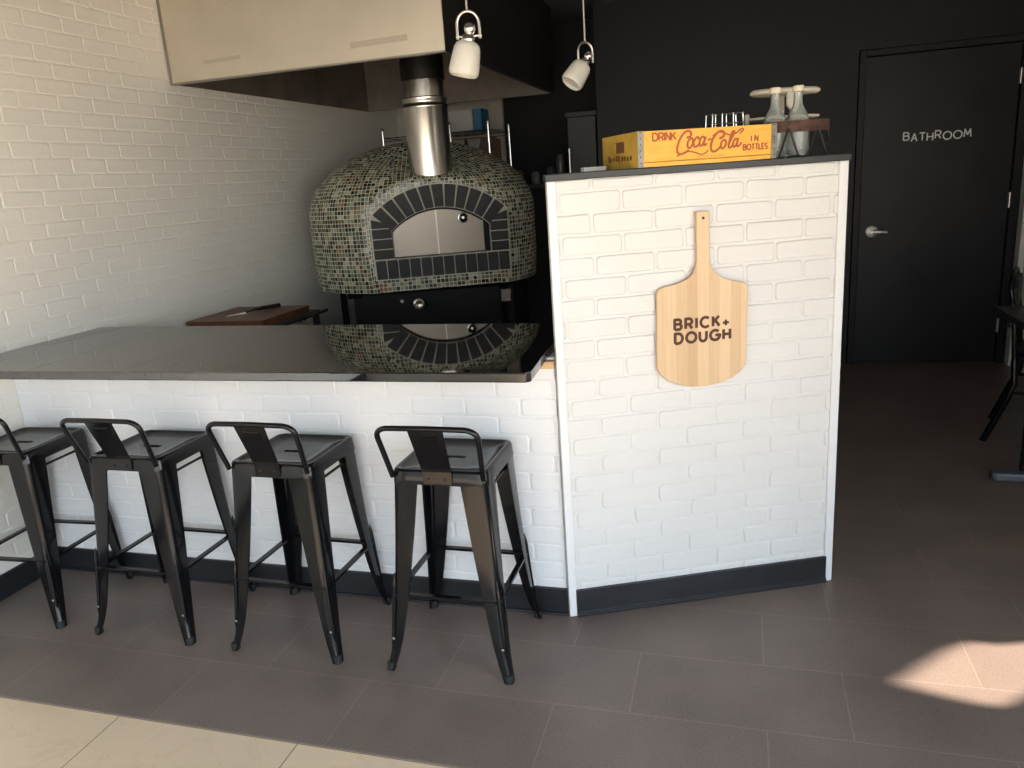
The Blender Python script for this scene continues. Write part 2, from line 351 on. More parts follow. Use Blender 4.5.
# ------------------------------------------------------------ setting
XL, XR, YB, YK, YF, ZC = -2.855, 1.86, 6.09, 6.6, WY, 2.69
f1 = MB(); f1.span((XL-.1, 1.588, -.1), (XR+.1, YK+.1, 0)); struct(f1.build('floor', M_floor), 'dark brown rectangular floor tiles with thin pale grout')
f2 = MB(); f2.span((XL-.1, YF-.1, -.1), (XR+.1, 1.588, 0)); struct(f2.build('floor', M_beige), 'beige marble floor tiles at the entrance')
c_ = MB(); c_.span((XL-.1, YF-.1, ZC), (XR+.1, YK+.1, ZC+.1)); struct(c_.build('ceiling', M_ceil), 'dark grey ceiling')
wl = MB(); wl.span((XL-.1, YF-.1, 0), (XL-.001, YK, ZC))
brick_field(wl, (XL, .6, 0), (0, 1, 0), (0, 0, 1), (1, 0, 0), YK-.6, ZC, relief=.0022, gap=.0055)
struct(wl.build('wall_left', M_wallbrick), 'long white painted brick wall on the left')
bl_ = MB(); bl_.span((XL-.0005, YF, 0), (XL+.014, 2.36, .1)); struct(bl_.build('baseboard_left', M_base, bevel=.003), 'black baseboard along the left wall')
# door wall with a recess to the kitchen on its left
wb = MB(); DX0, DX1, DZ = .833, 1.764, 2.136
wb.span((-1.03, YB, 0), (DX0-.05, YB+.12, ZC)); wb.span((DX1+.05, YB, 0), (XR, YB+.12, ZC)); wb.span((DX0-.05, YB, DZ+.05), (DX1+.05, YB+.12, ZC))
wb.span((-1.03, YB+.12, 0), (-.93, YK+.1, ZC)); wb.span((DX0-.2, YB+.07, -.02), (DX1+.09, YB+.13, DZ+.2))  # second span: backing added behind the door to block sky leaking through gaps
struct(wb.build('wall_back', M_black), 'matte black back wall around the bathroom door')
t2 = MB(); t2.span((1.828, 6.0, 0), (XR-.001, YB-.001, ZC)); struct(t2.build('trim_2', M_trim), 'white vertical board at the right of the bathroom door')
wk = MB(); wk.span((XL-.1, YK, 0), (-.93, YK+.1, ZC)); struct(wk.build('wall_kitchen', M_dark), 'black kitchen wall behind the oven')
wkw = MB(); wkw.span((XL, YK-.05, 0), (-1.905, YK-.001, ZC))
for k in range(1, 8): wkw.span((-1.905-.12*k-.003, YK-.053, 0), (-1.905-.12*k+.003, YK-.05, ZC))
struct(wkw.build('trim_1', M_wallend), 'pale boards on the kitchen wall behind the rack')
# right wall: unseen openings added to shape the sun patch and bounce sunlight
patch = [(.42, 2.165), (.50, 2.25), (.60, 2.36), (.68, 2.42), (.76, 2.415), (.90, 2.46), (1.0, 2.40), (.90, 2.27), (.79, 2.18), (.72, 2.115), (.66, 2.105), (.54, 2.13)]
sd_ = SUN_DIR
hole = []
for px, py in patch:
    k = (XR-px)/sd_.x; hole.append((py+sd_.y*k, sd_.z*k))
def wall_with_hole(x, y0, y1, z0, z1, hole, th):
    bm = bmesh.new(); outer = [(y0, z0), (y1, z0), (y1, z1), (y0, z1)]
    es = []; bounce_gap = [(-1.0, .55), (1.25, .55), (1.25, 2.15), (-1.0, 2.15)]  # added opening for sunlight to bounce onto the left wall
    for lp in (outer, hole, bounce_gap):
        vs = [bm.verts.new((x, a, b)) for a, b in lp]
        for i in range(len(vs)): es.append(bm.edges.new((vs[i], vs[(i+1) % len(vs)])))
    bmesh.ops.triangle_fill(bm, edges=es, use_beauty=True)
    ret = bmesh.ops.extrude_face_region(bm, geom=bm.faces[:])
    for v in [g for g in ret['geom'] if isinstance(g, bmesh.types.BMVert)]: v.co.x += th
    bmesh.ops.recalc_face_normals(bm, faces=bm.faces)
    me = bpy.data.meshes.new('wall_right'); bm.to_mesh(me); bm.free(); me.materials.append(M_whitewall)
    o = bpy.data.objects.new('wall_right', me); COL.objects.link(o); return o
struct(wall_with_hole(XR, YF-.1, YK+.1, 0, ZC, hole, .03), 'white wall on the right beside the bathroom door')
# front wall with the storefront window (behind the camera)
wf = MB(); wf.span((XL-.1, YF-.1, 0), (WX0, YF, ZC)); wf.span((WX1, YF-.1, 0), (XR, YF, ZC)); wf.span((WX0, YF-.1, 0), (WX1, YF, WZ0)); wf.span((WX0, YF-.1, WZ1), (WX1, YF, ZC))
struct(wf.build('wall_front', M_whitewall))
wn_ = MB()
for x in (WX0+.02, (WX0+WX1)/2-.45, (WX0+WX1)/2+.55, WX1-.02): wn_.span((x-.025, YF-.08, WZ0), (x+.025, YF-.02, WZ1))
for z in (WZ0+.02, 2.08, WZ1-.02): wn_.span((WX0, YF-.08, z-.025), (WX1, YF-.02, z+.025))
struct(wn_.build('window_1', M_gloss))
gs = MB(); gs.span((-30, -30, -.22), (30, 30, -.12)); tag(gs.build('sidewalk', M_sidewalk), 'pale concrete sidewalk outside the shop', 'sidewalk', kind='structure')

# bathroom door
dr = thing('door_1', 'flat matte black bathroom door with a chrome lever', 'door', ((DX0+DX1)/2, YB, 0)); dr['kind'] = 'structure'
hw = (DX1-DX0)/2
d_ = MB(); d_.span((-hw, .012, .008), (hw, .055, DZ)); d_.build('door_panel', M_doorblack, dr, bevel=.002)
fr = MB(); t_ = .045
fr.span((-hw-t_, -.022, 0), (-hw-.004, .05, DZ+t_)); fr.span((hw+.004, -.022, 0), (hw+t_, .05, DZ+t_)); fr.span((-hw-.004, -.022, DZ+.004), (hw+.004, .05, DZ+t_))
fr.build('door_frame', M_black, dr, bevel=.003)
hx = .917-(DX0+DX1)/2
h_ = MB(); Mx = Matrix.Rotation(R_(90), 3, 'X')
h_.lathe([(.036, 0), (.041, .004), (.039, .012), (.022, .018), (.013, .02), (.013, .055)], (hx, .012, .965), 28, Mx)
h_.tube([(hx, -.045, .965), (hx+.03, -.048, .966), (hx+.06, -.047, .964), (hx+.095, -.042, .960)], [.015, .014, .012, .010], 12)
ho = h_.build('door_handle', mat('satin_chrome', (.85, .84, .82), .4, .7), dr, smooth=True)
for z in (1.93, 1.137, .274):
    hg = MB(); hg.tube([(hw+.001, -.004, z-.05), (hw+.001, -.004, z+.05)], .0075, 10); hg.span((hw-.006, .004, z-.05), (hw+.006, .0125, z+.05)); hg.build('hinge', M_steel, dr, smooth=True)
ch = MB(); x0 = 1.090-(DX0+DX1)/2
write(ch, 'BATHROOM', x0, x0+.415, 1.572, 1.622, .0085, .0105, .0125, slope=-.015, jit=.12)
ch.build('chalk_lettering', M_chalk, dr)['label'] = 'white chalk handwriting reading BATHROOM'

# ------------------------------------------------------------ bar counter
CY, CT = 2.375, .967
PX, PY = -.558, 2.357
cn = thing('bar_counter', 'long white brick bar front under the black countertop, behind the stools', 'counter', (-1.7, CY, 0))
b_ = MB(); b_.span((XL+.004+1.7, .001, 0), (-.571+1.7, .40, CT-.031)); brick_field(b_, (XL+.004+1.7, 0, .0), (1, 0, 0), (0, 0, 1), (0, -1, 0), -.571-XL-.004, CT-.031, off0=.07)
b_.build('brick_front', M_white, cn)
b_ = MB(); b_.span((XL+.016+1.7, -.013, 0), (-.568+1.7, .0, .1)); b_.span((XL+.016+1.7, -.022, 0), (-.568+1.7, -.013, .008)); b_.build('baseboard', M_base, cn, bevel=.003)
b_ = MB(); b_.span((-.66+1.7, -.012, .862), (-.572+1.7, .0, CT-.032)); b_.build('end_trim', M_trim, cn, bevel=.002)
ct = MB(); poly = [(XL+.006, 2.045), (-.578, 2.045), (-.566, 2.06), (-.585, 2.36), (-.585, 2.80), (-.76, 2.803), (-2.62, 2.873), (XL+.006, 2.873)]
loops = [[(x, y, z) for x, y in poly] for z in (CT-.030, CT)]
ct.loft(loops); tag(ct.build('granite_countertop', M_granite, bevel=.004, smooth=False), 'glossy black granite countertop on the white brick bar', 'countertop')
wbk = MB(); wbk.box((0, 0, .012), (.05, .026, .024)); o = wbk.build('wood_block', M_beigewood, bevel=.001, loc=(-.592, 2.347, .905)); tag(o, 'small bare wood block wedged between countertop end and white post', 'block')

# ------------------------------------------------------------ angled white brick stand
PA = math.atan2(2.759-2.357, .344+.558); PL = .9871
st = thing('brick_stand', 'angled white brick stand with black top, wooden peel hung on its face', 'stand', (PX, PY, 0), PA)
H_ = 1.486
b_ = MB(); b_.add([], [])
body = [(0.004, .012), (PL-.004, .012), (PL-.06, .36), (.20, .36), (.004, .03)]
b_.loft([[(x, y, z) for x, y in body] for z in (0, H_)])
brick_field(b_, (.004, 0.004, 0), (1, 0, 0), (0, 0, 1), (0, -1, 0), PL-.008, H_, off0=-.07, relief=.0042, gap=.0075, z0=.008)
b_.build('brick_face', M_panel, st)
b_ = MB(); b_.span((-.003, -.006, 0), (.024, .02, H_)); b_.build('corner_trim', M_trim, st, bevel=.002)
b_ = MB(); b_.span((PL-.040, -.006, 0), (PL-.010, .02, H_)); b_.build('corner_trim', M_trim, st, bevel=.002)
b_ = MB(); b_.span((.022, -.010, .008), (PL-.034, .0, .101)); b_.span((.022, -.017, 0), (PL-.034, -.002, .012)); b_.span((.022, -.013, .012), (PL-.034, -.002, .018)); b_.build('baseboard', M_base, st, bevel=.002)
b_ = MB(); b_.loft([[(x, y, z) for x, y in [(-.008, -.016), (PL-.007, -.016), (PL-.045, .40), (.16, .40), (-.008, .03)]] for z in (H_, H_+.022)]); b_.build('stand_top', mat('black_laminate_top', (.022, .022, .024), .4), st, bevel=.003)
ZT = H_+.022
# peel
pl_ = thing('pizza_peel', 'pale wooden pizza peel hanging on the white brick stand', 'peel', (PX-.003, PY-.0013, 0), PA)
out = [(.466, 1.362), (.470, 1.364), (.507, 1.364), (.511, 1.360), (.5125, 1.215), (.517, 1.19), (.530, 1.170), (.555, 1.150), (.59, 1.138), (.628, 1.128), (.638, 1.120), (.641, 1.108), (.637, .855), (.620, .835), (.590, .815), (.550, .801), (.500, .795), (.450, .797), (.405, .808), (.365, .828), (.340, .852), (.331, .872), (.335, 1.118), (.340, 1.128), (.352, 1.135), (.40, 1.143), (.435, 1.155), (.455, 1.172), (.465, 1.195), (.469, 1.22)]
p_ = MB(); p_.prism(out, -.019, -.006); po_ = p_.build('peel_board', M_peel, pl_, bevel=.003, bseg=3)
p_ = MB(); p_.lathe([(.0045, 0), (.0045, .0008)], (.490, -.0192, 1.343), 14, Mx); p_.build('hang_hole', M_burn, pl_)
p_ = MB(); write(p_, 'BRICK', .392, .545, .9945, 1.027, .0095, -.0198, -.0188, slope=0); write(p_, 'DOUGH', .393, .581, .9485, .981, .0095, -.0198, -.0188)
write(p_, '+', .556, .575, .983, 1.021, .0075, -.0198, -.0188)
lt = p_.build('burnt_lettering', M_burn, pl_); lt['label'] = 'dark brown lettering reading BRICK + DOUGH'

# ------------------------------------------------------------ stools
def rsq(hx_, hy_, r, z, n=6):
    pts = []
    for (sx_, sy, a0) in ((1, 1, 0), (-1, 1, 90), (-1, -1, 180), (1, -1, 270)):
        for i in range(n+1):
            a = R_(a0+90*i/n); pts.append((sx_*(hx_-r)+r*math.cos(a), sy*(hy_-r)+r*math.sin(a), z))
        p = pts[-1]; nx = {(1, 1): (-(hx_-r), hy_), (-1, 1): (-hx_, -(hy_-r)), (-1, -1): (hx_-r, -hy_), (1, -1): (hx_, hy_-r)}[(sx_, sy)]
        for i in range(1, 8): pts.append((p[0]+(nx[0]-p[0])*i/8, p[1]+(nx[1]-p[1])*i/8, z))
    return pts
def capsule(hx_, r, z, N):
    # N points matched by direction to rsq ordering
    out_ = []
    src = rsq(.15, .15, .03, 0)
    for p in src:
        a = math.atan2(p[1], p[0]); c, s_ = math.cos(a), math.sin(a)
        # ray to capsule boundary
        k = r/abs(s_) if abs(s_) > 1e-6 else 1e9
        if abs(c*k) > hx_:
            cx_ = math.copysign(hx_, c); bq = c*cx_; k = bq+math.sqrt(max(0, bq*bq-(hx_*hx_-r*r)))
        out_.append((c*k, s_*k, z))
    return out_
SH = .665; SW = .153; OY = .030
def make_stool():
    t = thing('bar_stool', '', 'stool')
    s = MB(); L = []
    L.append([(x, y, SH-.045) for x, y, z in rsq(SW+.004, SW+.004, .03, 0)])
    L.append(rsq(SW+.001, SW+.001, .03, SH-.008)); L.append(rsq(SW-.002, SW-.002, .03, SH-.001)); L.append(rsq(SW-.008, SW-.008, .028, SH+.001))
    L.append(rsq(SW-.016, SW-.016, .024, SH-.001)); L.append(rsq(SW-.021, SW-.021, .02, SH-.006)); L.append(rsq(SW-.07, SW-.07, .02, SH-.009))
    L.append(capsule(.028, .0115, SH-.010, 0)); L.append(capsule(.026, .0095, SH-.018, 0))
    s.loft(L, True, False)
    # underside skin
    L2 = [[(x, y, SH-.045) for x, y, z in rsq(SW+.002, SW+.002, .03, 0)], rsq(SW-.004, SW-.004, .028, SH-.012), rsq(SW-.07, SW-.07, .02, SH-.014), capsule(.026, .0095, SH-.018, 0)]
    s.loft(L2, True, False)
    s.build('seat', M_gloss, t, smooth=True, angle=50, loc=(0, OY, 0))
    for sx_ in (-1, 1):
        for sy in (-1, 1):
            l = MB(); loops = []
            for k in range(13):
                u = k/12; z = (SH-.012)*(1-u)
                fx = .203; fy0 = .19
                flare = .010*max(0, (u-.8)/.2)**2
                cx_ = (SW-.001)+(fx-SW)*u+flare-.004*math.sin(u*math.pi); cy_ = (SW-.001)+(fy0-SW)*u+flare-.004*math.sin(u*math.pi)
                wd = .086*(1-u)**.9+.026*u+.004*(1-u)*u
                r = min(.022, wd*.45); th = .004+.004*u
                sec = [(-wd, 0)]+[(-r+r*math.sin(R_(a)), -r+r*math.cos(R_(a))) for a in (0, 22, 45, 68, 90)]+[(0, -wd)]
                inn = [(x-th if i >= 3 else x, y-th if i <= 3 else y) for i, (x, y) in enumerate(sec)]
                ring = sec+[(x-(th if i == 3 else 0)*0, y) for i, (x, y) in reversed(list(enumerate(inn)))]
                loops.append([(sx_*(cx_+x), sy*(cy_+y)+OY*(1-u), z) for x, y in ring])
            l.loft(loops)
            lg = l.build('leg', M_gloss, t, smooth=True, angle=35)
            # pressed bead running down the lower leg corner
            bd = MB(); pts = []
            for k in range(9):
                u = .50+.40*k/8; z = (SH-.012)*(1-u)
                cx_ = SW+(.203-SW)*u+.010*max(0, (u-.8)/.2)**2-.0085; cy_ = SW+(.19-SW)*u+.010*max(0, (u-.8)/.2)**2-.0085
                pts.append((sx_*cx_, sy*cy_+OY*(1-u), z))
            bd.tube(pts, [.001]+[.0068]*7+[.001], 8); bd.build('pressed_rib', M_gloss, lg, smooth=True)
            fx, fy = .209, .196
            ft = MB(); ft.lathe([(.011, 0), (.0145, .002), (.0145, .022), (.012, .026)], (sx_*(fx-.011), sy*(fy-.011), 0), 16); ft.build('rubber_foot', M_rubber, lg, smooth=True)
            rv = MB(); u_ = .84; z_ = SH*(1-u_)
            Mr = Matrix.Rotation(R_(90), 3, 'X')
            rv.lathe([(.0042, 0), (.0042, .0015), (.002, .0025)], (sx_*(SW+(.203-SW)*u_-.012), sy*(SW+(.19-SW)*u_)+OY*(1-u_)-.0005, z_), 12, Mr)
            rv.build('rivet', M_steel, lg, smooth=True)
    zb = .255; u = 1-zb/SH; ex = SW+(.203-SW)*u-.014; ey = SW+(.19-SW)*u-.014
    for (a, b) in (((-ex, -ey), (ex, -ey)), ((-ex, ey), (ex, ey)), ((-ex, -ey), (-ex, ey)), ((ex, -ey), (ex, ey))):
        c = MB(); A = Vector((a[0], a[1]+OY*(1-u), zb)); B = Vector((b[0], b[1]+OY*(1-u), zb)); d = (B-A).normalized(); n = Vector((-d.y, d.x, 0))
        loops = []
        for p in (A, A+d*.02, B-d*.02, B):
            loops.append([p+n*(-.009)+Vector((0, 0, .002)), p+n*(-.009)-Vector((0, 0, .007)), p+n*(-.006)-Vector((0, 0, .007)), p+n*(-.006), p+n*.006, p+n*.006-Vector((0, 0, .007)), p+n*.009-Vector((0, 0, .007)), p+n*.009+Vector((0, 0, .002))])
        c.loft(loops); c.build('stretcher', M_gloss, t)
    for s1 in (-1, 1):
        c = MB(); zz = SH-.075; e = SW-.012
        c.tube([(s1*e, -e, zz), (s1*e, e, zz)], .005, 8); c.build('seat_brace', M_gloss, t, smooth=True, loc=(0, OY, 0))
    # low back: bent tube and centre plate
    p0 = Vector((-SW+.006, -SW-.004, SH-.02)); p1 = Vector((-SW-.008, -SW-.062, SH+.150))
    pts = [p0, p0.lerp(p1, .5), p0.lerp(p1, .82)]
    c1 = p1.copy(); q = Vector((-SW+.03, p1.y-.004, p1.z+.006))
    st_ = p0.lerp(p1, .82)
    for k in range(1, 7):
        u = k/6; pts.append(st_.lerp(c1, u).lerp(c1.lerp(q, u), u))
    pts.append(Vector((0, p1.y-.006, p1.z+.008)))
    full = pts+[Vector((-p.x, p.y, p.z)) for p in reversed(pts[:-1])]
    c = MB(); c.tube(full, .0085, 12); c.build('back_rail', M_gloss, t, smooth=True, loc=(0, OY, 0))
    c = MB(); zt = p1.z+.002; zb_ = SH-.040
    lp = []
    for (z, hw_, y) in ((zb_, .046, -SW-.0055), (SH+.0, .048, -SW-.0065), (SH+.012, .048, -SW-.010), (zt, .056, p1.y-.003)):
        lp.append([(-hw_, y-.0015, z), (hw_, y-.0015, z), (hw_, y+.0015, z), (-hw_, y+.0015, z)])
    c.loft(lp); bpn = c.build('back_plate', M_gloss, t, bevel=.0008, loc=(0, OY, 0))
    e_ = MB(); A = Vector((0, -SW-.0115-(.022-.012)*.32, SH+.022)); B = Vector((0, p1.y-.0045+.022*.32, zt-.022)); dn = Vector((0, -1, 0)) - (B-A).normalized()*((B-A).normalized().dot(Vector((0, -1, 0)))); dn.normalize()
    rr = []
    for (off, w1) in ((-.0012, .0), (.0009, .0025)):
        rr.append([A+Vector((-.028+w1, 0, w1))+dn*off, A+Vector((.028-w1, 0, w1))+dn*off, B+Vector((.032-w1, 0, -w1))+dn*off, B+Vector((-.032+w1, 0, -w1))+dn*off])
    e_.loft(rr); e_.build('embossed_panel', M_gloss, bpn)
    for xx in (-.026, .026):
        rv = MB(); rv.lathe([(.005, 0), (.005, .001), (.0025, .0025)], (xx, -SW-.0068, SH-.022), 12, Matrix.Rotation(R_(90), 3, 'X')); rv.build('bolt', M_gloss, bpn, smooth=True)
    return t
st0 = make_stool()
spots = [(-.868, 2.146, 0, 'black metal bar stool nearest the white brick stand, rightmost of four'),
         (-1.455, 2.146, -1, 'black metal bar stool second from the white brick stand'),
         (-2.039, 2.146, 0, 'black metal bar stool third from the white stand, between two others'),
         (-2.627, 2.142, 3, 'black metal bar stool against the left brick wall, cut by the frame')]
for i, (x, y, a, lb) in enumerate(spots):
    o = st0 if i == 0 else copy_tree(st0)
    o.location = (x, y, 0); o.rotation_euler = (0, 0, R_(a)); o['label'] = lb; o['group'] = 'bar stools along the counter'

# ------------------------------------------------------------ pizza oven
ZB = .90
OA = Vector((-2.096, 4.158)); OB = Vector((-1.329, 4.513)); om = (OA+OB)/2; oang = R_(24.86)
ov = thing('pizza_oven', 'domed pizza oven clad in green and brown glass mosaic', 'oven', (om.x, om.y, 0), oang)
HWF = .423; BC = -.045; BA = .735; BB = .74; BP = 2.35
def plan(f):
    pts = []; N = 120
    tcn = BB*(1-((HWF)/BA)**BP)**(1/BP)
    for k in range(N):
        a = 2*math.pi*k/N; c, s_ = math.cos(a), math.sin(a)
        y = tcn+BB*f*math.copysign(abs(s_)**(2/BP), s_); x = BC*min(1, max(0, y)/.35)+BA*f*math.copysign(abs(c)**(2/BP), c)
        pts.append((x, y))
    return pts, tcn
ZS, ZTOP = 1.33, 1.785
prof = []                                    # (scale, z)
rowh = .0255
z = ZB
while z < ZS-1e-6: prof.append((.985+.015*min(1, (z-ZB)/.15) if z < ZB+.15 else 1., z)); z += rowh
prof.append((1., ZS))
Q = 1.98; th = 0
ND = 30
for k in range(1, ND+1):
    a = k/ND*math.pi/2; prof.append((max(.02, math.cos(a)**(2/Q)), ZS+(ZTOP-ZS)*math.sin(a)**(2/Q)))
def in_frame(x, z): return -.375 < x < .42 and .98 < z < (1.34 + .155*(1-((x-.0235)/.40)**2))
bm = bmesh.new(); uvl = bm.loops.layers.uv.new('UVMap'); TS = .0245
plen = [0]; p1_, tcn_ = plan(1.)
for k in range(120):
    a = p1_[k]; b = p1_[(k+1) % 120]; plen.append(plen[-1]+math.hypot(a[0]-b[0], a[1]-b[1]))
vlen = 0
rings = []
for f, z in prof:
    pp, _ = plan(f); rings.append(([bm.verts.new((x, max(y, 0), z-(.085*math.sin(math.pi*y/.42)*math.exp(-(x/.26)**2)*min(1, max(0, (z-1.45)/.1)) if 0 < y < .42 else 0))) for x, y in pp], f, z))
for i in range(len(rings)-1):
    r0, f0, z0 = rings[i]; r1, f1_, z1 = rings[i+1]
    dv = math.hypot((f1_-f0)*BA, z1-z0)/TS
    for k in range(120):
        a, b, c, d = r0[k], r0[(k+1) % 120], r1[(k+1) % 120], r1[k]
        cos_ = [v.co for v in (a, b, c, d)]
        if all(v.y < 1e-6 for v in cos_):      # on the flat face
            uvs = [((v.x+5)/TS, v.z/TS) for v in cos_]
        else:
            sc = max(.12, (f0+f1_)/2) if z0 > ZS else 1.
            sc = round(sc*10)/10
            uvs = [(plen[k]/TS*sc, vlen), (plen[k+1]/TS*sc, vlen), (plen[k+1]/TS*sc, vlen+dv), (plen[k]/TS*sc, vlen+dv)]
        if all(v.y < 1e-6 and in_frame(v.x, v.z) for v in cos_): continue
        try: fa = bm.faces.new((a, b, c, d))
        except ValueError: continue
        for lp, u_ in zip(fa.loops, uvs): lp[uvl].uv = u_
    vlen += dv
bm.faces.new(rings[-1][0]); bm.faces.new(list(reversed(rings[0][0])))
for f in bm.faces: f.smooth = True
me = bpy.data.meshes.new('mosaic_dome'); bm.to_mesh(me); bm.free(); me.materials.append(M_mosaic)
try: me.set_sharp_from_angle(angle=R_(38))
except Exception: pass
do = bpy.data.objects.new('mosaic_dome', me); COL.objects.link(do); do.parent = ov
# facade: slate bricks on grout, arched mouth with steel doors. local x from -.425..+.425
fx0, fx1 = -.385, .432
zlo, zsh = .972, 1.345; zcr = 1.512        # outer frame
ix0, ix1 = -.262, .318; iz0, izs, izc = 1.095, 1.255, 1.372   # opening
def arch_z(x, x0, x1, zs, zc):
    h = zc-zs; hwid = (x1-x0)/2; r = (hwid*hwid+h*h)/(2*h); cz = zc-r; return cz+math.sqrt(max(0, r*r-(x-(x0+x1)/2)**2))
NA = 28
fo = [(fx0, zlo), (fx1, zlo), (fx1, zsh)]+[(fx1+(fx0-fx1)*k/NA, arch_z(fx1+(fx0-fx1)*k/NA, fx0, fx1, zsh, zcr)) for k in range(1, NA)]+[(fx0, zsh)]
def ring_prism(mb, outer, inner, y0, y1):
    # outer and inner with the same count
    n = len(outer); V = []
    for y in (y0, y1):
        for lp in (outer, inner): V += [(x, y, z) for x, z in lp]
    F = []
    for k in range(n):
        j = (k+1) % n
        F += [(k, j, n+j, n+k), (2*n+k, 2*n+j, 3*n+j, 3*n+k), (k, j, 2*n+j, 2*n+k), (n+k, n+j, 3*n+j, 3*n+k)]
    mb.add(V, F)
fi = [(ix0, iz0), (ix1, iz0), (ix1, izs)]+[(ix1+(ix0-ix1)*k/NA, arch_z(ix1+(ix0-ix1)*k/NA, ix0, ix1, izs, izc)) for k in range(1, NA)]+[(ix0, izs)]
g = MB(); ring_prism(g, fo, fi, -.010, .03); g.build('grout_bed', M_grout, ov)
g = MB()
def brickpoly(pts, dep=-.022):
    cx_ = sum(p[0] for p in pts)/len(pts); cz_ = sum(p[1] for p in pts)/len(pts)
    g.prism(pts, dep, .0)
gp = .0035
nb = 12; x0_, x1_ = fx0+.008, fx1-.008
for k in range(nb):
    a = x0_+(x1_-x0_)*k/nb; b = x0_+(x1_-x0_)*(k+1)/nb; brickpoly([(a+gp, zlo+.008), (b-gp, zlo+.008), (b-gp, iz0-.006), (a+gp, iz0-.006)])
for (a, b) in ((fx0+.008, ix0-.002), (ix1+.002, fx1-.008)):
    nz = 4; zt_ = 1.335
    for k in range(nz):
        z0 = iz0+(zt_-iz0-.002)*k/nz; z1 = iz0+(zt_-iz0-.002)*(k+1)/nz
        pts = [(a, z0+gp), (b, z0+gp), (b, z1-gp), (a, z1-gp)]
        if k == nz-1:      # top jamb brick trimmed to the arch springing
            pts = [(a, z0+gp), (b, z0+gp), (b, z0+.020), (a, z1-gp)] if a < 0 else [(a, z0+gp), (b, z0+gp), (b, z1-gp), (a, z0+.020)]
        brickpoly(pts)
nv = 11
hO = zcr-zsh; wO = (fx1-fx0)/2; rO = (wO*wO+hO*hO)/(2*hO); cO = zcr-rO; aO = math.asin((wO-.012)/rO)
hI = izc-izs; wI = (ix1-ix0)/2; rI = (wI*wI+hI*hI)/(2*hI); cI = izc-rI; aI = math.asin((wI-.0)/rI)
mxO = (fx0+fx1)/2; mxI = (ix0+ix1)/2
for k in range(nv):
    u0 = -1+2*k/nv; u1 = -1+2*(k+1)/nv
    def oo(u, d=.007): a = aO*u; return (mxO+(rO-d)*math.sin(a), cO+(rO-d)*math.cos(a))
    def ii(u, d=.004): a = aI*u; return (mxI+(rI+d)*math.sin(a), cI+(rI+d)*math.cos(a))
    e0 = .085/ (nv*.5)*.5; e1 = e0
    um = (u0+u1)/2
    brickpoly([ii(u0+.012), ii(um), ii(u1-.012), oo(u1-.014), oo(um), oo(u0+.014)])
g.build('slate_brick_surround', M_brick_dark, ov, bevel=.0025)
dk = MB(); dk.prism([(x, z) for x, z in fi], .055, .065)
dk.build('mouth_lining', M_dark, ov)
for (a, b) in ((ix0+.003, .003), (.009, ix1-.045)):
    N_ = 10; pts = [(a, iz0+.004), (b, iz0+.004)]+[(b+(a-b)*k/N_, arch_z(b+(a-b)*k/N_, ix0, ix1, izs, izc)-.012) for k in range(N_+1)]
    q = MB(); q.prism(pts, .035, .045); q.build('oven_door_leaf', M_door_steel, ov, bevel=.001)
q = MB(); q.span((.002, .028, iz0+.004), (.010, .046, izc-.013)); q.build('door_seam', mat('pale_steel_strip', (.55, .5, .43), .4, .6), ov)
q = MB(); q.span((ix1-.045, .030, iz0+.004), (ix1-.035, .05, arch_z(ix1-.04, ix0, ix1, izs, izc)-.01)); q.build('door_post', M_door_steel, ov)
th_ = MB(); th_.lathe([(.026, 0), (.031, .004), (.031, .010), (.026, .014)], (.165, .034, 1.302), 28, Mx); to = th_.build('thermometer', M_gloss, ov, smooth=True)
th_ = MB(); th_.lathe([(.0285, .0), (.031, .002), (.0285, .004), (.026, .004), (.026, 0)], (.165, .0205, 1.302), 28, Mx, caps=False); th_.build('bezel', M_chrome, to, smooth=True)
th_ = MB(); th_.lathe([(.008, 0), (.008, .003)], (.165, .020, 1.302), 16, Mx); th_.build('dial_hub', M_steel, to)
# flue
px_, py_ = .008, .138
q = MB(); q.lathe([(.129, 1.50), (.129, 1.930), (.132, 1.935), (.132, 1.947), (.128, 1.953), (.128, 1.972), (.131, 1.977), (.131, 1.988), (.117, 1.995), (.115, 2.09)], (px_, py_, 0), 48, caps=False); fl = q.build('flue_pipe', M_flue, ov, smooth=True)
q = MB(); q.lathe([(.122, 2.085), (.127, 2.088), (.127, 2.30), (.127, 2.62)], (px_, py_, 0), 48, caps=True); q.build('upper_duct', mat('dark_duct', (.035, .033, .032), .3, .7), fl, smooth=True)  # upper duct in a dark metal tone
q = MB(); q.lathe([(.129, 2.225), (.133, 2.228), (.133, 2.236), (.129, 2.239)], (px_, py_, 0), 48, caps=False); q.build('duct_ring', M_steel, fl, smooth=True)
# stand below
sdk = MB(); sdk.loft([[(x*.80+BC*.2, .10+y*.80, z) for x, y in [(BC-.62, .16), (.47, .0), (.60, .55), (.45, 1.25), (BC-.5, 1.25)]] for z in (.02, ZB-.03)]); so_ = sdk.build('stand_cabinet', mat('black_enamel', (.003, .003, .0035), .5, spec=.25), ov, bevel=.006)
q = MB()
for (x, y) in ((-.60, .24), (.56, .34), (-.5, 1.2), (.42, 1.2)):
    q = MB(); q.span((x-.02, y-.02, 0), (x+.02, y+.02, ZB-.005)); q.build('leg', M_gloss, ov, bevel=.003)
q = MB(); q.span((-.575, .22, ZB-.05), (.535, .25, ZB-.005)); q.build('stand_rail', M_gloss, ov, bevel=.003)
q = MB(); q.lathe([(.024, 0), (.032, .004), (.034, .012), (.024, .016), (.016, .010)], (-.145, .070, .805), 28, Mx); vo = q.build('valve_dial', M_steel, so_, smooth=True)
q = MB(); q.lathe([(.012, 0), (.010, .012)], (-.245, .085, .83), 16, Mx); q.build('knob', M_steel, so_, smooth=True)
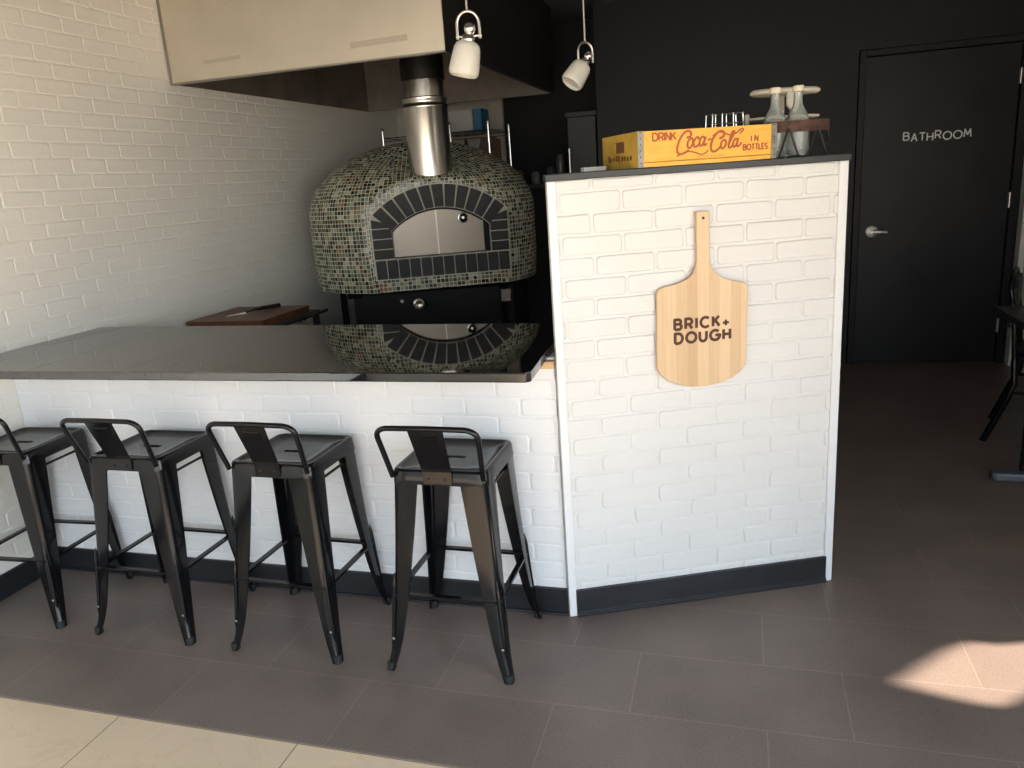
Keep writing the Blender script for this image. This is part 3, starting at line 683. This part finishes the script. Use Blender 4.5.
q = MB(); q.span((.365, .055, .775), (.425, .075, .85)); q.build('outlet_plate', mat('dim_plate', (.25, .22, .2), .5), so_, bevel=.003)

# ------------------------------------------------------------ range hood
hd = thing('range_hood', 'large stainless extraction hood hanging over the pizza oven', 'hood', (-2.1, 3.65, 2.1))
HX0, HX1, HY1, HZ = XL+.006+2.1, -1.318+2.1, 2.32, ZC-2.1-.002; T = .012
q = MB(); q.span((HX0, 0, 0), (HX1, T, HZ)); q.build('front_panel', M_hood, hd)
q = MB(); q.span((HX0, -.002, -.004), (HX1+.002, T+.022, .004)); q.span((HX0, -.003, .004), (HX0+.014, .0, HZ)); q.build('edge_lip', M_hoodedge, hd)
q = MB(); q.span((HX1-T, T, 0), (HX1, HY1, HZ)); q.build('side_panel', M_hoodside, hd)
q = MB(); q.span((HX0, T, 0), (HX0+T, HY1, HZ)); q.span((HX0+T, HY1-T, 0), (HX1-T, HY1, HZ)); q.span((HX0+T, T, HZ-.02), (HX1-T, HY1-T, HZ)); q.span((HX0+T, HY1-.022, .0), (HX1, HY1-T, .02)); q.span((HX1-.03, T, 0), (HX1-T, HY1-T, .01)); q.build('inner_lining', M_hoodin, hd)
for (x0, x1, z0, z1) in ((.00, .0, 0, 0),):
    pass
q = MB(); q.prism([(-.53, .075), (-.31, .080), (-.31, .098), (-.53, .093)], -.0012, .0); q.build('tape_mark', M_smudge, hd); q = MB(); q.prism([(.30, .060), (.60, .066), (.60, .094), (.30, .088)], -.0012, .0); q.build('tape_mark', M_smudge, hd)

# ------------------------------------------------------------ pendants
def pendant(x, y, zt, yaw, tilt, size, label):
    t = thing('pendant_light', label, 'lamp', (x, y, zt), yaw, 'pendant spotlights by the hood')
    t.scale = (size,)*3
    r = MB(); r.tube([(0, 0, 0), (0, 0, (ZC-zt)/size)], .0035, 10); r.build('rod', M_steel, t, smooth=True)
    r = MB(); r.lathe([(.030, (ZC-zt)/size-.02), (.030, (ZC-zt)/size-.001)], (0, 0, 0), 24); r.build('ceiling_cup', M_steel, t, smooth=True)
    y_ = MB(); hw_ = .031; pts = [(-hw_, 0, -.072), (-hw_, 0, -.04)]+[(hw_*math.cos(R_(a)), 0, -.033+.033*math.sin(R_(a))) for a in range(170, 5, -16)]+[(hw_, 0, -.04), (hw_, 0, -.072)]
    y_.tube(pts, .0042, 8); y_.build('yoke', M_steel, t, smooth=True)
    y_ = MB(); y_.tube([(-hw_-.005, 0, -.064), (hw_+.005, 0, -.064)], .003, 8); y_.build('pivot_pin', M_chrome, t, smooth=True)
    Mt = Matrix.Rotation(tilt, 3, 'X') if False else Matrix.Rotation(tilt, 3, Vector((0, 1, 0)))
    c = Vector((0, 0, -.064))
    k = MB(); k.lathe([(.005, .034), (.013, .031), (.017, .020), (.015, .010), (.010, .006), (.016, .002), (.020, -.006), (.020, -.016), (.017, -.020)], c, 24, Mt); k.build('socket', M_chrome, t, smooth=True)
    g_ = MB(); g_.lathe([(.016, -.014), (.026, -.016), (.033, -.022), (.0375, -.032), (.040, -.052), (.043, -.088), (.042, -.100), (.037, -.106), (.031, -.101), (.030, -.097), (.012, -.095)], c, 32, Mt); g_.build('glass_shade', M_whiteglass, t, smooth=True)
    return t
pendant(-.819, 2.5, 2.018, R_(18), R_(13), 1.13, 'chrome pendant spotlight with white glass shade, in front of the hood corner')
pendant(-.541, 3.0, 1.965, R_(42), R_(40), .98, 'smaller looking chrome pendant spotlight right of the hood, above the crate')

# ------------------------------------------------------------ crate and the things on the stand
CA = R_(29.2)
cr_ = thing('wooden_crate', 'worn yellow wooden soda crate with red script lettering', 'crate', (-.291, 2.425, ZT), CA)
LX, LY, LZ = .463, .305, .104
q = MB(); q.span((.019, 0, .014), (LX-.019, .011, LZ)); q.build('side_board', M_yellow, cr_, bevel=.0015)
q = MB(); q.span((.019, .0008, 0), (LX-.019, .011, .0125)); q.build('bottom_slat', M_yellow, cr_, bevel=.001)
q = MB(); q.span((.019, LY-.011, 0), (LX-.019, LY, LZ)); q.build('side_board', M_yellow, cr_, bevel=.0015)
q = MB(); q.span((.019, .011, .0), (LX-.019, LY-.011, .008)); q.build('crate_floor', M_yellow2, cr_)
def end_board(x0, x1):
    e = MB(); hy, hz, a, b = LY/2, .066, .044, .017
    outer = [(0.0, 0), (LY, 0), (LY, LZ+.001), (0, LZ+.001)]
    # ring mesh with a hand hole; pieces around it
    e.span((x0, 0, 0), (x1, LY, hz-b)); e.span((x0, 0, hz+b), (x1, LY, LZ+.001)); e.span((x0, 0, hz-b), (x1, hy-a, hz+b)); e.span((x0, hy+a, hz-b), (x1, LY, hz+b))
    return e.build('end_board', M_yellow2, cr_)
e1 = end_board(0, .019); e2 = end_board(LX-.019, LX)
q = MB(); q.span((.006, LY/2-.0445, .0485), (.012, LY/2+.0445, .0835)); q.build('hand_hole', M_brown, e1)
for x in (0, LX-.018):
    q = MB(); q.span((x, -.0016, 0), (x+.018, 0, LZ)); 
    so2 = q.build('corner_strap', M_zinc, cr_, bevel=.0006)
    q = MB()
    for k in range(6): q.lathe([(.0022, 0), (.0012, .0012)], (x+.009, -.0016, .012+k*.018), 8, Mx)
    q.build('nails', M_wire, so2)
K = .000791
def cz(u, v): s_ = (u-190); return (s_*K, (396-s_*.0684-v)*K)
def stroke(mb, pts, wd): ribbon(mb, [cz(*p) for p in pts], [w_*K*1.25 for w_ in wd] if isinstance(wd, list) else wd*K*1.25, -.0009, .0001)
L_ = MB()
def smooth(p, n=5):
    out_ = []
    P_ = [Vector(a) for a in p]
    for i in range(len(P_)-1):
        a = P_[max(i-1, 0)]; b = P_[i]; c = P_[i+1]; d = P_[min(i+2, len(P_)-1)]
        for k in range(n):
            t = k/n; out_.append(tuple(.5*((2*b)+(c-a)*t+(2*a-5*b+4*c-d)*t*t+(3*b-a-3*c+d)*t**3)))
    out_.append(tuple(P_[-1])); return out_
stroke(L_, smooth([(392, 282), (406, 278), (410, 266), (400, 258), (382, 265), (364, 288), (353, 315), (352, 336), (364, 345), (384, 338), (398, 330)]), 6.5)
stroke(L_, smooth([(350, 352), (372, 342), (400, 334), (430, 338), (452, 344), (470, 338), (480, 328)]), 4)
stroke(L_, smooth([(412, 284), (400, 292), (394, 308), (398, 320), (408, 318), (416, 304), (417, 290), (412, 284)]), 6)
stroke(L_, smooth([(442, 288), (438, 280), (428, 286), (420, 302), (423, 316), (434, 314), (446, 302)]), 6)
stroke(L_, smooth([(468, 284), (458, 278), (448, 288), (444, 304), (448, 313), (458, 306), (468, 284)]), 6)
stroke(L_, smooth([(471, 278), (464, 298), (464, 310), (474, 304)]), 6)
stroke(L_, [(480, 290), (494, 286)], 6)
stroke(L_, smooth([(530, 284), (545, 276), (548, 262), (536, 256), (516, 266), (499, 290), (492, 316), (498, 332), (514, 330), (532, 316)]), 7)
stroke(L_, smooth([(500, 276), (520, 262), (545, 262), (575, 270), (600, 262), (622, 246), (630, 250), (615, 264)]), 4.5)
stroke(L_, smooth([(552, 288), (540, 294), (534, 310), (540, 321), (550, 316), (557, 300), (552, 288)]), 6)
stroke(L_, smooth([(566, 308), (584, 276), (592, 258), (584, 258), (574, 282), (567, 312), (574, 318), (584, 308)]), 6)
stroke(L_, smooth([(606, 286), (596, 284), (587, 298), (587, 312), (596, 312), (606, 292)]), 6)
stroke(L_, smooth([(609, 282), (603, 300), (604, 312), (614, 308), (622, 298)]), 6)
lo = L_.build('script_lettering', M_red, cr_); lo['label'] = 'red script reading Coca-Cola'
L_ = MB()
def wr(txt, u0, v0, u1, v1, wd):
    a = cz(u0, v1); b = cz(u1, v1-(u1-u0)*.0); h = (v1-v0)*K
    write(L_, txt, a[0], cz(u1, v1)[0], a[1], a[1]+h, wd*K*1.3, -.0009, .0001, slope=0)
wr('DRINK', 252, 270, 348, 297, 4.5); L_.build('small_lettering', M_red, cr_)['label'] = 'red capitals reading DRINK'; L_ = MB(); wr('IN', 665, 272, 694, 292, 4.2); wr('BOTTLES', 630, 306, 735, 326, 4)
lo = L_.build('small_lettering', M_red, cr_); lo['label'] = 'red capitals reading IN BOTTLES'
L_ = MB()
for k in range(11):
    u = 436+k*10+(6 if k > 4 else 0); stroke(L_, [(u, 353-(u-436)*.06), (u+5, 352-(u-436)*.06)], 5)
L_.build('faint_print', mat('faint_red', (.62, .28, .06), .6), cr_)
L_ = MB()
for k in range(9):
    yy = .05+k*.024+random.uniform(-.003, .003)
    L_.span((-.0008, yy, .022+random.uniform(0, .004)), (0.0001, yy+.014, .038+random.uniform(-.003, .006)))
L_.build('worn_print', M_brown, e1)

def stand_pt(s_, n_):       # point on the stand top: s along the face, n behind it
    return (PX+s_*math.cos(PA)-n_*math.sin(PA), PY+s_*math.sin(PA)+n_*math.cos(PA))
# glass bottles
def bottle(x, y, lab, h=.27, first=None):
    t = thing('glass_bottle', lab, 'bottle', (x, y, ZT), 0, 'clear bottles in the rusty rack')
    q = MB(); pr_ = [(.030, 0), (.036, .004), (.037, .02), (.037, h*.50), (.035, h*.56), (.026, h*.66), (.0155, h*.74), (.0135, h*.80), (.0135, h*.94), (.0165, h*.945), (.0165, h*.99), (.0145, h)]
    inn = [(r-.003, z+.0) for r, z in reversed(pr_[2:])]
    q.lathe(pr_+inn+[(.030, .010)], (0, 0, 0), 32); q.build('glass_body', M_glass, t, smooth=True)
    q = MB(); q.lathe([(.0175, h*.945), (.0175, h+.004), (.012, h+.006)], (0, 0, 0), 24); q.build('stopper', M_cream, t, smooth=True)
    return t
bx, by = stand_pt(.772, .09); bottle(bx, by, 'left clear glass bottle with pale stopper beside the crate', .212)
bx, by = stand_pt(.850, .09); bottle(bx, by, 'right clear glass bottle with pale stopper in the rusty rack', .215)
# rusty rack round the bottles
bx, by = stand_pt(.846, .09)
rk = thing('bottle_rack', 'rusty banded bottle rack on black hairpin legs at the right end of the stand', 'rack', (bx, by, ZT), PA)
q = MB(); loops = []
def ov_ring(hx_, hy_, z, n=36): return [(hx_*math.cos(2*math.pi*k/n), hy_*math.sin(2*math.pi*k/n), z) for k in range(n)]
q.loft([ov_ring(.112, .058, .078), ov_ring(.112, .058, .112), ov_ring(.109, .055, .112), ov_ring(.109, .055, .078), ov_ring(.112, .058, .078)], True, False); q.build('rusty_band', M_rust, rk, smooth=True)
for (x, y) in ((-.050, -.050), (.048, -.050), (-.050, .050), (.048, .050)):
    q = MB(); q.tube([(x-.033, y, .002), (x-.002, y, .088), (x+.002, y, .088), (x+.033, y, .002)], .0038, 8); q.build('hairpin_leg', M_wire, rk, smooth=True)
q = MB(); q.tube([(.108, 0, .08), (.12, 0, .05), (.10, 0, .03), (.09, 0, .06), (.108, 0, .08)], .0022, 8); q.build('wire_hook', M_wire, rk, smooth=True)
# two tier cream stand behind
bx, by = stand_pt(.897, .27)
ts = thing('tiered_stand', 'cream two tier serving stand behind the glass bottles', 'stand', (bx, by, ZT), PA)
q = MB(); q.loft([ov_ring(.112, .06, .208), ov_ring(.123, .07, .214), ov_ring(.123, .07, .222), ov_ring(.114, .06, .228), ov_ring(.106, .055, .222)]); q.build('upper_tray', M_cream, ts, smooth=True)
q = MB(); q.loft([ov_ring(.115, .06, .128), ov_ring(.122, .07, .131), ov_ring(.122, .07, .138), ov_ring(.112, .06, .139)]); q.build('lower_tray', M_cream, ts, smooth=True)
q = MB(); q.prism([(-.025, .212), (.025, .212), (.025, .170), (0, .142), (-.025, .170)], -.066, -.056); q.build('pointed_panel', M_cream, ts, bevel=.001)
q = MB(); q.lathe([(.012, 0), (.012, .21)], (0, .03, 0), 16); q.lathe([(.05, 0), (.05, .008), (.012, .02)], (0, .03, 0), 24); q.build('post', M_cream, ts, smooth=True)
q = MB(); q.lathe([(.005, .118), (.008, .122), (.008, .148), (.005, .152)], (-.137, 0, 0), 16); q.tube([(-.137, 0, .135), (-.115, 0, .135)], .004, 8); q.build('round_knob', M_cream, ts, smooth=True)
# wire caddy and jar behind the crate
bx, by = stand_pt(.715, .355)
wc = thing('wire_caddy', 'small chrome wire caddy standing behind the yellow crate', 'caddy', (bx, by, ZT), PA)
for k, x in enumerate((-.055, -.02, .02, .055)):
    q = MB(); q.tube([(x*1.15, -.03, .0), (x, -.03, .165), (x, .03, .165), (x*1.15, .03, 0)], .0022, 8); q.build('wire_hoop', M_chrome, wc, smooth=True)
q = MB()
for z in (.10, .132, .163): q.tube([(-.058, -.031, z), (.058, -.031, z)], .002, 8); q.tube([(-.058, .031, z), (.058, .031, z)], .002, 8)
q.build('cross_wires', M_chrome, wc, smooth=True)
bx, by = stand_pt(.602, .36)
q = MB(); q.lathe([(.026, 0), (.028, .005), (.028, .105), (.024, .112)], (0, 0, 0), 24); o = q.build('spice_jar', M_glass, None, smooth=True, loc=(bx, by, ZT)); 
jt = thing('shaker_jar', 'round jar with a grey lid peeking over the yellow crate', 'jar', (bx, by, ZT)); o.parent = jt; o.location = (0, 0, 0); o.name = 'jar_body'
q = MB(); q.lathe([(.029, .108), (.029, .126), (.022, .132)], (0, 0, 0), 24); q.build('lid', M_grey, jt, smooth=True)
bx, by = stand_pt(.195, .20)
q = MB(); q.box((0, 0, .007), (.075, .045, .014)); o = q.build('white_card_stack', M_white_plastic, None, bevel=.001, loc=(bx, by, ZT)); o.rotation_euler = (0, 0, PA); tag(o, 'thin stack of white cards on the black top, left of the crate', 'cards')

# ------------------------------------------------------------ prep cart, board, cutter
pc = thing('prep_cart', 'low dark metal prep cart against the left brick wall', 'cart', (-2.55, 3.62, 0))
CZ = .855
q = MB(); q.span((-.27, -.30, CZ-.025), (.24, .30, CZ)); q.build('cart_top', M_grey, pc, bevel=.003)
for (x, y) in ((-.25, -.28), (.22, -.28), (-.25, .28), (.22, .28)):
    q = MB(); q.span((x-.015, y-.015, 0), (x+.015, y+.015, CZ-.025)); q.build('leg', M_grey, pc, bevel=.002)
q = MB(); q.tube([(.285, -.30, CZ-.005), (.285, .30, CZ-.005)], .009, 10)
q.build('push_rail', M_wire, pc, smooth=True)
for y in (-.25, .02, .06):
    q = MB(); q.tube([(.235, y, CZ-.015), (.285, y, CZ-.015)], .006, 8); q.build('rail_bracket', M_wire, pc, smooth=True)
q = MB(); q.box((0, 0, .018), (.47, .46, .036)); bd = q.build('cutting_board', M_darkwood, None, bevel=.004, loc=(-2.57, 3.62, CZ)); tag(bd, 'dark brown wooden board on the low cart by the left wall', 'board')
sp = thing('pizza_server', 'steel triangular pizza server with long handle lying on the dark board', 'server', (-2.65, 3.53, CZ+.0362), R_(58))
q = MB(); q.prism([(0, .0), (.11, -.035), (.115, .035)], 0, .002, lambda v: Vector((v.x, v.z, v.y+.001))); q.build('blade', M_blade, sp)
q = MB(); q.tube([(.11, 0, .004), (.15, 0, .012), (.20, 0, .014), (.31, 0, .014)], [.005, .006, .011, .012], 10); q.build('handle', M_wire, sp, smooth=True)

# ------------------------------------------------------------ wire rack with goods in the kitchen
wr_ = thing('wire_rack', 'chrome wire shelving rack behind the pizza oven', 'rack', (-2.22, 6.0, 0))
RX0, RX1, RY0, RY1, RZ = -.47, .40, -.15, .42, 1.955
for (x, y) in ((RX0, RY0), (RX1, RY0), (RX0, RY1), (RX1, RY1), (.09, RY0)):
    q = MB(); q.tube([(x, y, 0), (x, y, RZ-.02)], .0115, 10); q.lathe([(.0135, RZ-.06), (.0135, RZ-.045)], (x, y, 0), 12); q.lathe([(.0125, RZ-.02), (.0125, RZ-.006), (.008, RZ)], (x, y, 0), 12); q.build('post', M_chrome, wr_, smooth=True)
shz = (.3, .95, 1.60, 1.88)
for z in shz:
    q = MB()
    for y in (RY0, RY1): q.tube([(RX0, y, z), (RX1, y, z)], .0035, 6); q.tube([(RX0, y, z-.025), (RX1, y, z-.025)], .0035, 6)
    for x in (RX0, RX1): q.tube([(x, RY0, z), (x, RY1, z)], .0035, 6)
    for k in range(1, 12): x = RX0+(RX1-RX0)*k/12; q.tube([(x, RY0, z+.002), (x, RY1, z+.002)], .002, 5)
    q.build('wire_shelf', M_grey, wr_, smooth=True)
def jar(x, y, z, r, h, mt, lab, grp='jars on the kitchen rack'):
    q = MB(); q.lathe([(r*.9, 0), (r, .006), (r, h*.72), (r*.7, h*.84), (r*.45, h*.9), (r*.45, h)], (0, 0, 0), 16)
    o = q.build('sauce_bottle', mt, None, smooth=True, loc=(x, y, z)); tag(o, lab, 'bottle', grp)
sh = 1.60+.0055
cols = [((.30, .10, .05), 'reddish'), ((.35, .33, .28), 'pale'), ((.02, .02, .02), 'black'), ((.20, .12, .05), 'amber'), ((.45, .43, .38), 'white'), ((.05, .04, .03), 'dark brown')]
for k, (c, nm) in enumerate(cols):
    jar(-2.11+.032*k, 6.02+(.05 if k % 2 else -.05), sh, .024, .16+.03*(k % 3), mat('jar_%s' % nm.replace(' ', '_'), c, .35), '%s bottle on the rack shelf behind the oven' % nm)
q = MB(); q.box((0, 0, .05), (.05, .08, .10)); tag(q.build('green_packet', mat('green_pack', (.07, .13, .03), .5), None, bevel=.004, loc=(-2.60, 5.96, sh)), 'green packet at the left end of the kitchen rack', 'packet')
q = MB(); q.box((0, 0, .055), (.055, .08, .11)); tag(q.build('red_packet', mat('red_pack', (.40, .07, .02), .5), None, bevel=.004, loc=(-2.52, 5.96, sh)), 'red packet beside the green packet on the kitchen rack', 'packet')
q = MB(); q.box((0, 0, .05), (.04, .08, .12)); q.v = [(a, b, c+.01) for a, b, c in q.v]; tag(q.build('yellow_packet', mat('yellow_pack', (.45, .32, .08), .5), None, bevel=.004, loc=(-2.562, 5.875, sh)), 'small yellow packet in front of the red one on the rack', 'packet')
top = 1.88+.0055
q = MB(); q.box((0, 0, .08), (.25, .2, .16)); tag(q.build('white_carton', mat('carton_white', (.45, .45, .44), .6), None, bevel=.003, loc=(-2.10, 6.06, top)), 'whitish carton on top of the kitchen rack', 'carton')
q = MB(); q.box((0, 0, .08), (.065, .2, .16)); tag(q.build('blue_carton', M_blue, None, bevel=.003, loc=(-1.935, 6.06, top)), 'bright blue carton beside the white carton on the rack', 'carton')
for k in range(7):
    q = MB(); q.box((0, 0, .11), (.034, .07, .22+random.uniform(-.015, .015))); o = q.build('paper_folder', mat('folder', (.16+.03*(k % 3), .09+.02*(k % 2), .065), .7), None, bevel=.002, loc=(-1.835, 5.90+0*k, sh))
    o.location = (-1.868, 5.91+.046*k, sh); o.scale = (1, 1, 1); o.rotation_euler = (0, 0, R_(90))
    tag(o, 'brown folded takeout box in the row at the right end of the rack', 'box', 'brown boxes at the right end of the rack')
# fridge and bits in the dark kitchen
fg = thing('tall_cabinet', 'dark grey upright cabinet in the shadowed kitchen', 'cabinet', (-1.17, 6.25, 0))
q = MB(); q.span((-.10, -.12, 0), (.12, .3, 1.93)); q.build('cabinet_body', M_grey, fg, bevel=.006)
q = MB(); q.span((-.11, -.13, 1.93), (.13, .3, 1.965)); q.build('cabinet_top', M_grey, fg, bevel=.004)
q = MB(); q.tube([(-.085, -.155, 1.10), (-.085, -.155, 1.70)], .009, 10); q.span((-.092, -.155, 1.12), (-.078, -.12, 1.135)); q.span((-.092, -.155, 1.66), (-.078, -.12, 1.675)); q.build('door_handle', M_steel, fg, smooth=True)
ws = thing('back_worktop', 'dark worktop along the kitchen wall, left of the grey cabinet', 'worktop', (-1.50, 6.35, 0))
q = MB(); q.span((-.30, -.24, 1.42), (.20, .24, 1.45)); q.build('top', M_grey, ws, bevel=.003)
q = MB(); q.span((-.29, -.22, 0), (.19, .22, 1.42)); q.build('body', M_dark, ws)
for k, (x, h, c) in enumerate(((-1.72, .12, (.10, .09, .08)), (-1.58, .10, (.16, .16, .17)), (-1.45, .13, (.06, .07, .10)), (-1.37, .22, (.12, .12, .11)))):
    q = MB(); q.lathe([(.03, 0), (.034, .006), (.034, h*.8), (.02, h)], (0, 0, 0), 16); o = q.build('canister', mat('canister%d' % k, c, .35, .3), None, smooth=True, loc=(x, 6.28, 1.4501)); tag(o, ['small brownish canister, leftmost on the back worktop', 'pale grey canister, second on the back worktop', 'bluish canister, third on the back worktop', 'tallest canister on the back worktop by the grey cabinet'][k], 'canister', 'canisters on the back worktop')

# ------------------------------------------------------------ table and chair at right
tb = thing('pedestal_table', 'black pedestal cafe table at the right edge of the frame', 'table', (1.535, 3.87, 0))
q = MB(); q.span((-.345, -.32, .722), (.31, .33, .75)); q.build('tabletop', M_tabletop, tb, bevel=.004)
q = MB(); q.tube([(-.262, -.05, .05), (-.262, -.05, .722)], .022, 20); q.build('column', mat('scuffed_black', (.03, .03, .035), .25, .6), tb, smooth=True)
q = MB(); q.loft([[(x, y-.05, z) for x, y in ((-.395, -.02), (-.38, -.035), (.20, -.035), (.20, .035), (-.38, .035), (-.395, .02))] for z in (.0, .04)]); q.build('foot_bar', M_tablegrey, tb, bevel=.010)
ch_ = thing('stacking_chair', 'black padded metal chair behind the pedestal table, by the white wall', 'chair', (1.605, 4.46, 0), R_(70))
q = MB(); q.loft([rsq(.19, .19, .05, .425), rsq(.205, .205, .06, .44), rsq(.205, .205, .06, .465), rsq(.18, .18, .05, .48)]); q.build('seat', M_seatvinyl, ch_, smooth=True)
for s1 in (-1, 1):
    q = MB(); q.tube([(s1*.19, .20, .44), (s1*.20, .19, .32), (s1*.205, .215, .24), (s1*.205, .305, .0)], .017, 10); q.build('leg', M_gloss, ch_, smooth=True)
    q = MB(); q.tube([(s1*.18, -.16, .43), (s1*.20, -.20, .3), (s1*.205, -.235, .0)], .0135, 10); q.build('leg', M_gloss, ch_, smooth=True)
    q = MB(); q.tube([(s1*.20, .20, .27), (s1*.20, -.20, .30)], .008, 8); q.build('stretcher', M_gloss, ch_, smooth=True)
pts = [(-.19, .20, .43), (-.19, .215, .62), (-.185, .24, .78)]+[(-.11+.075*math.cos(R_(a)), .245, .79+.075*math.sin(R_(a))) for a in (170, 140, 110, 90)]
q = MB(); q.tube(pts+[(-x, y, z) for x, y, z in reversed(pts)], .0125, 10); q.build('back_frame', M_gloss, ch_, smooth=True)
q = MB(); q.loft([[(x, y0+.215, z) for x, z in ((-.165, .60), (.165, .60), (.17, .80), (.12, .845), (-.12, .845), (-.17, .80))] for y0 in (0, .03)]); q.build('backrest', M_seatvinyl, ch_, bevel=.01)
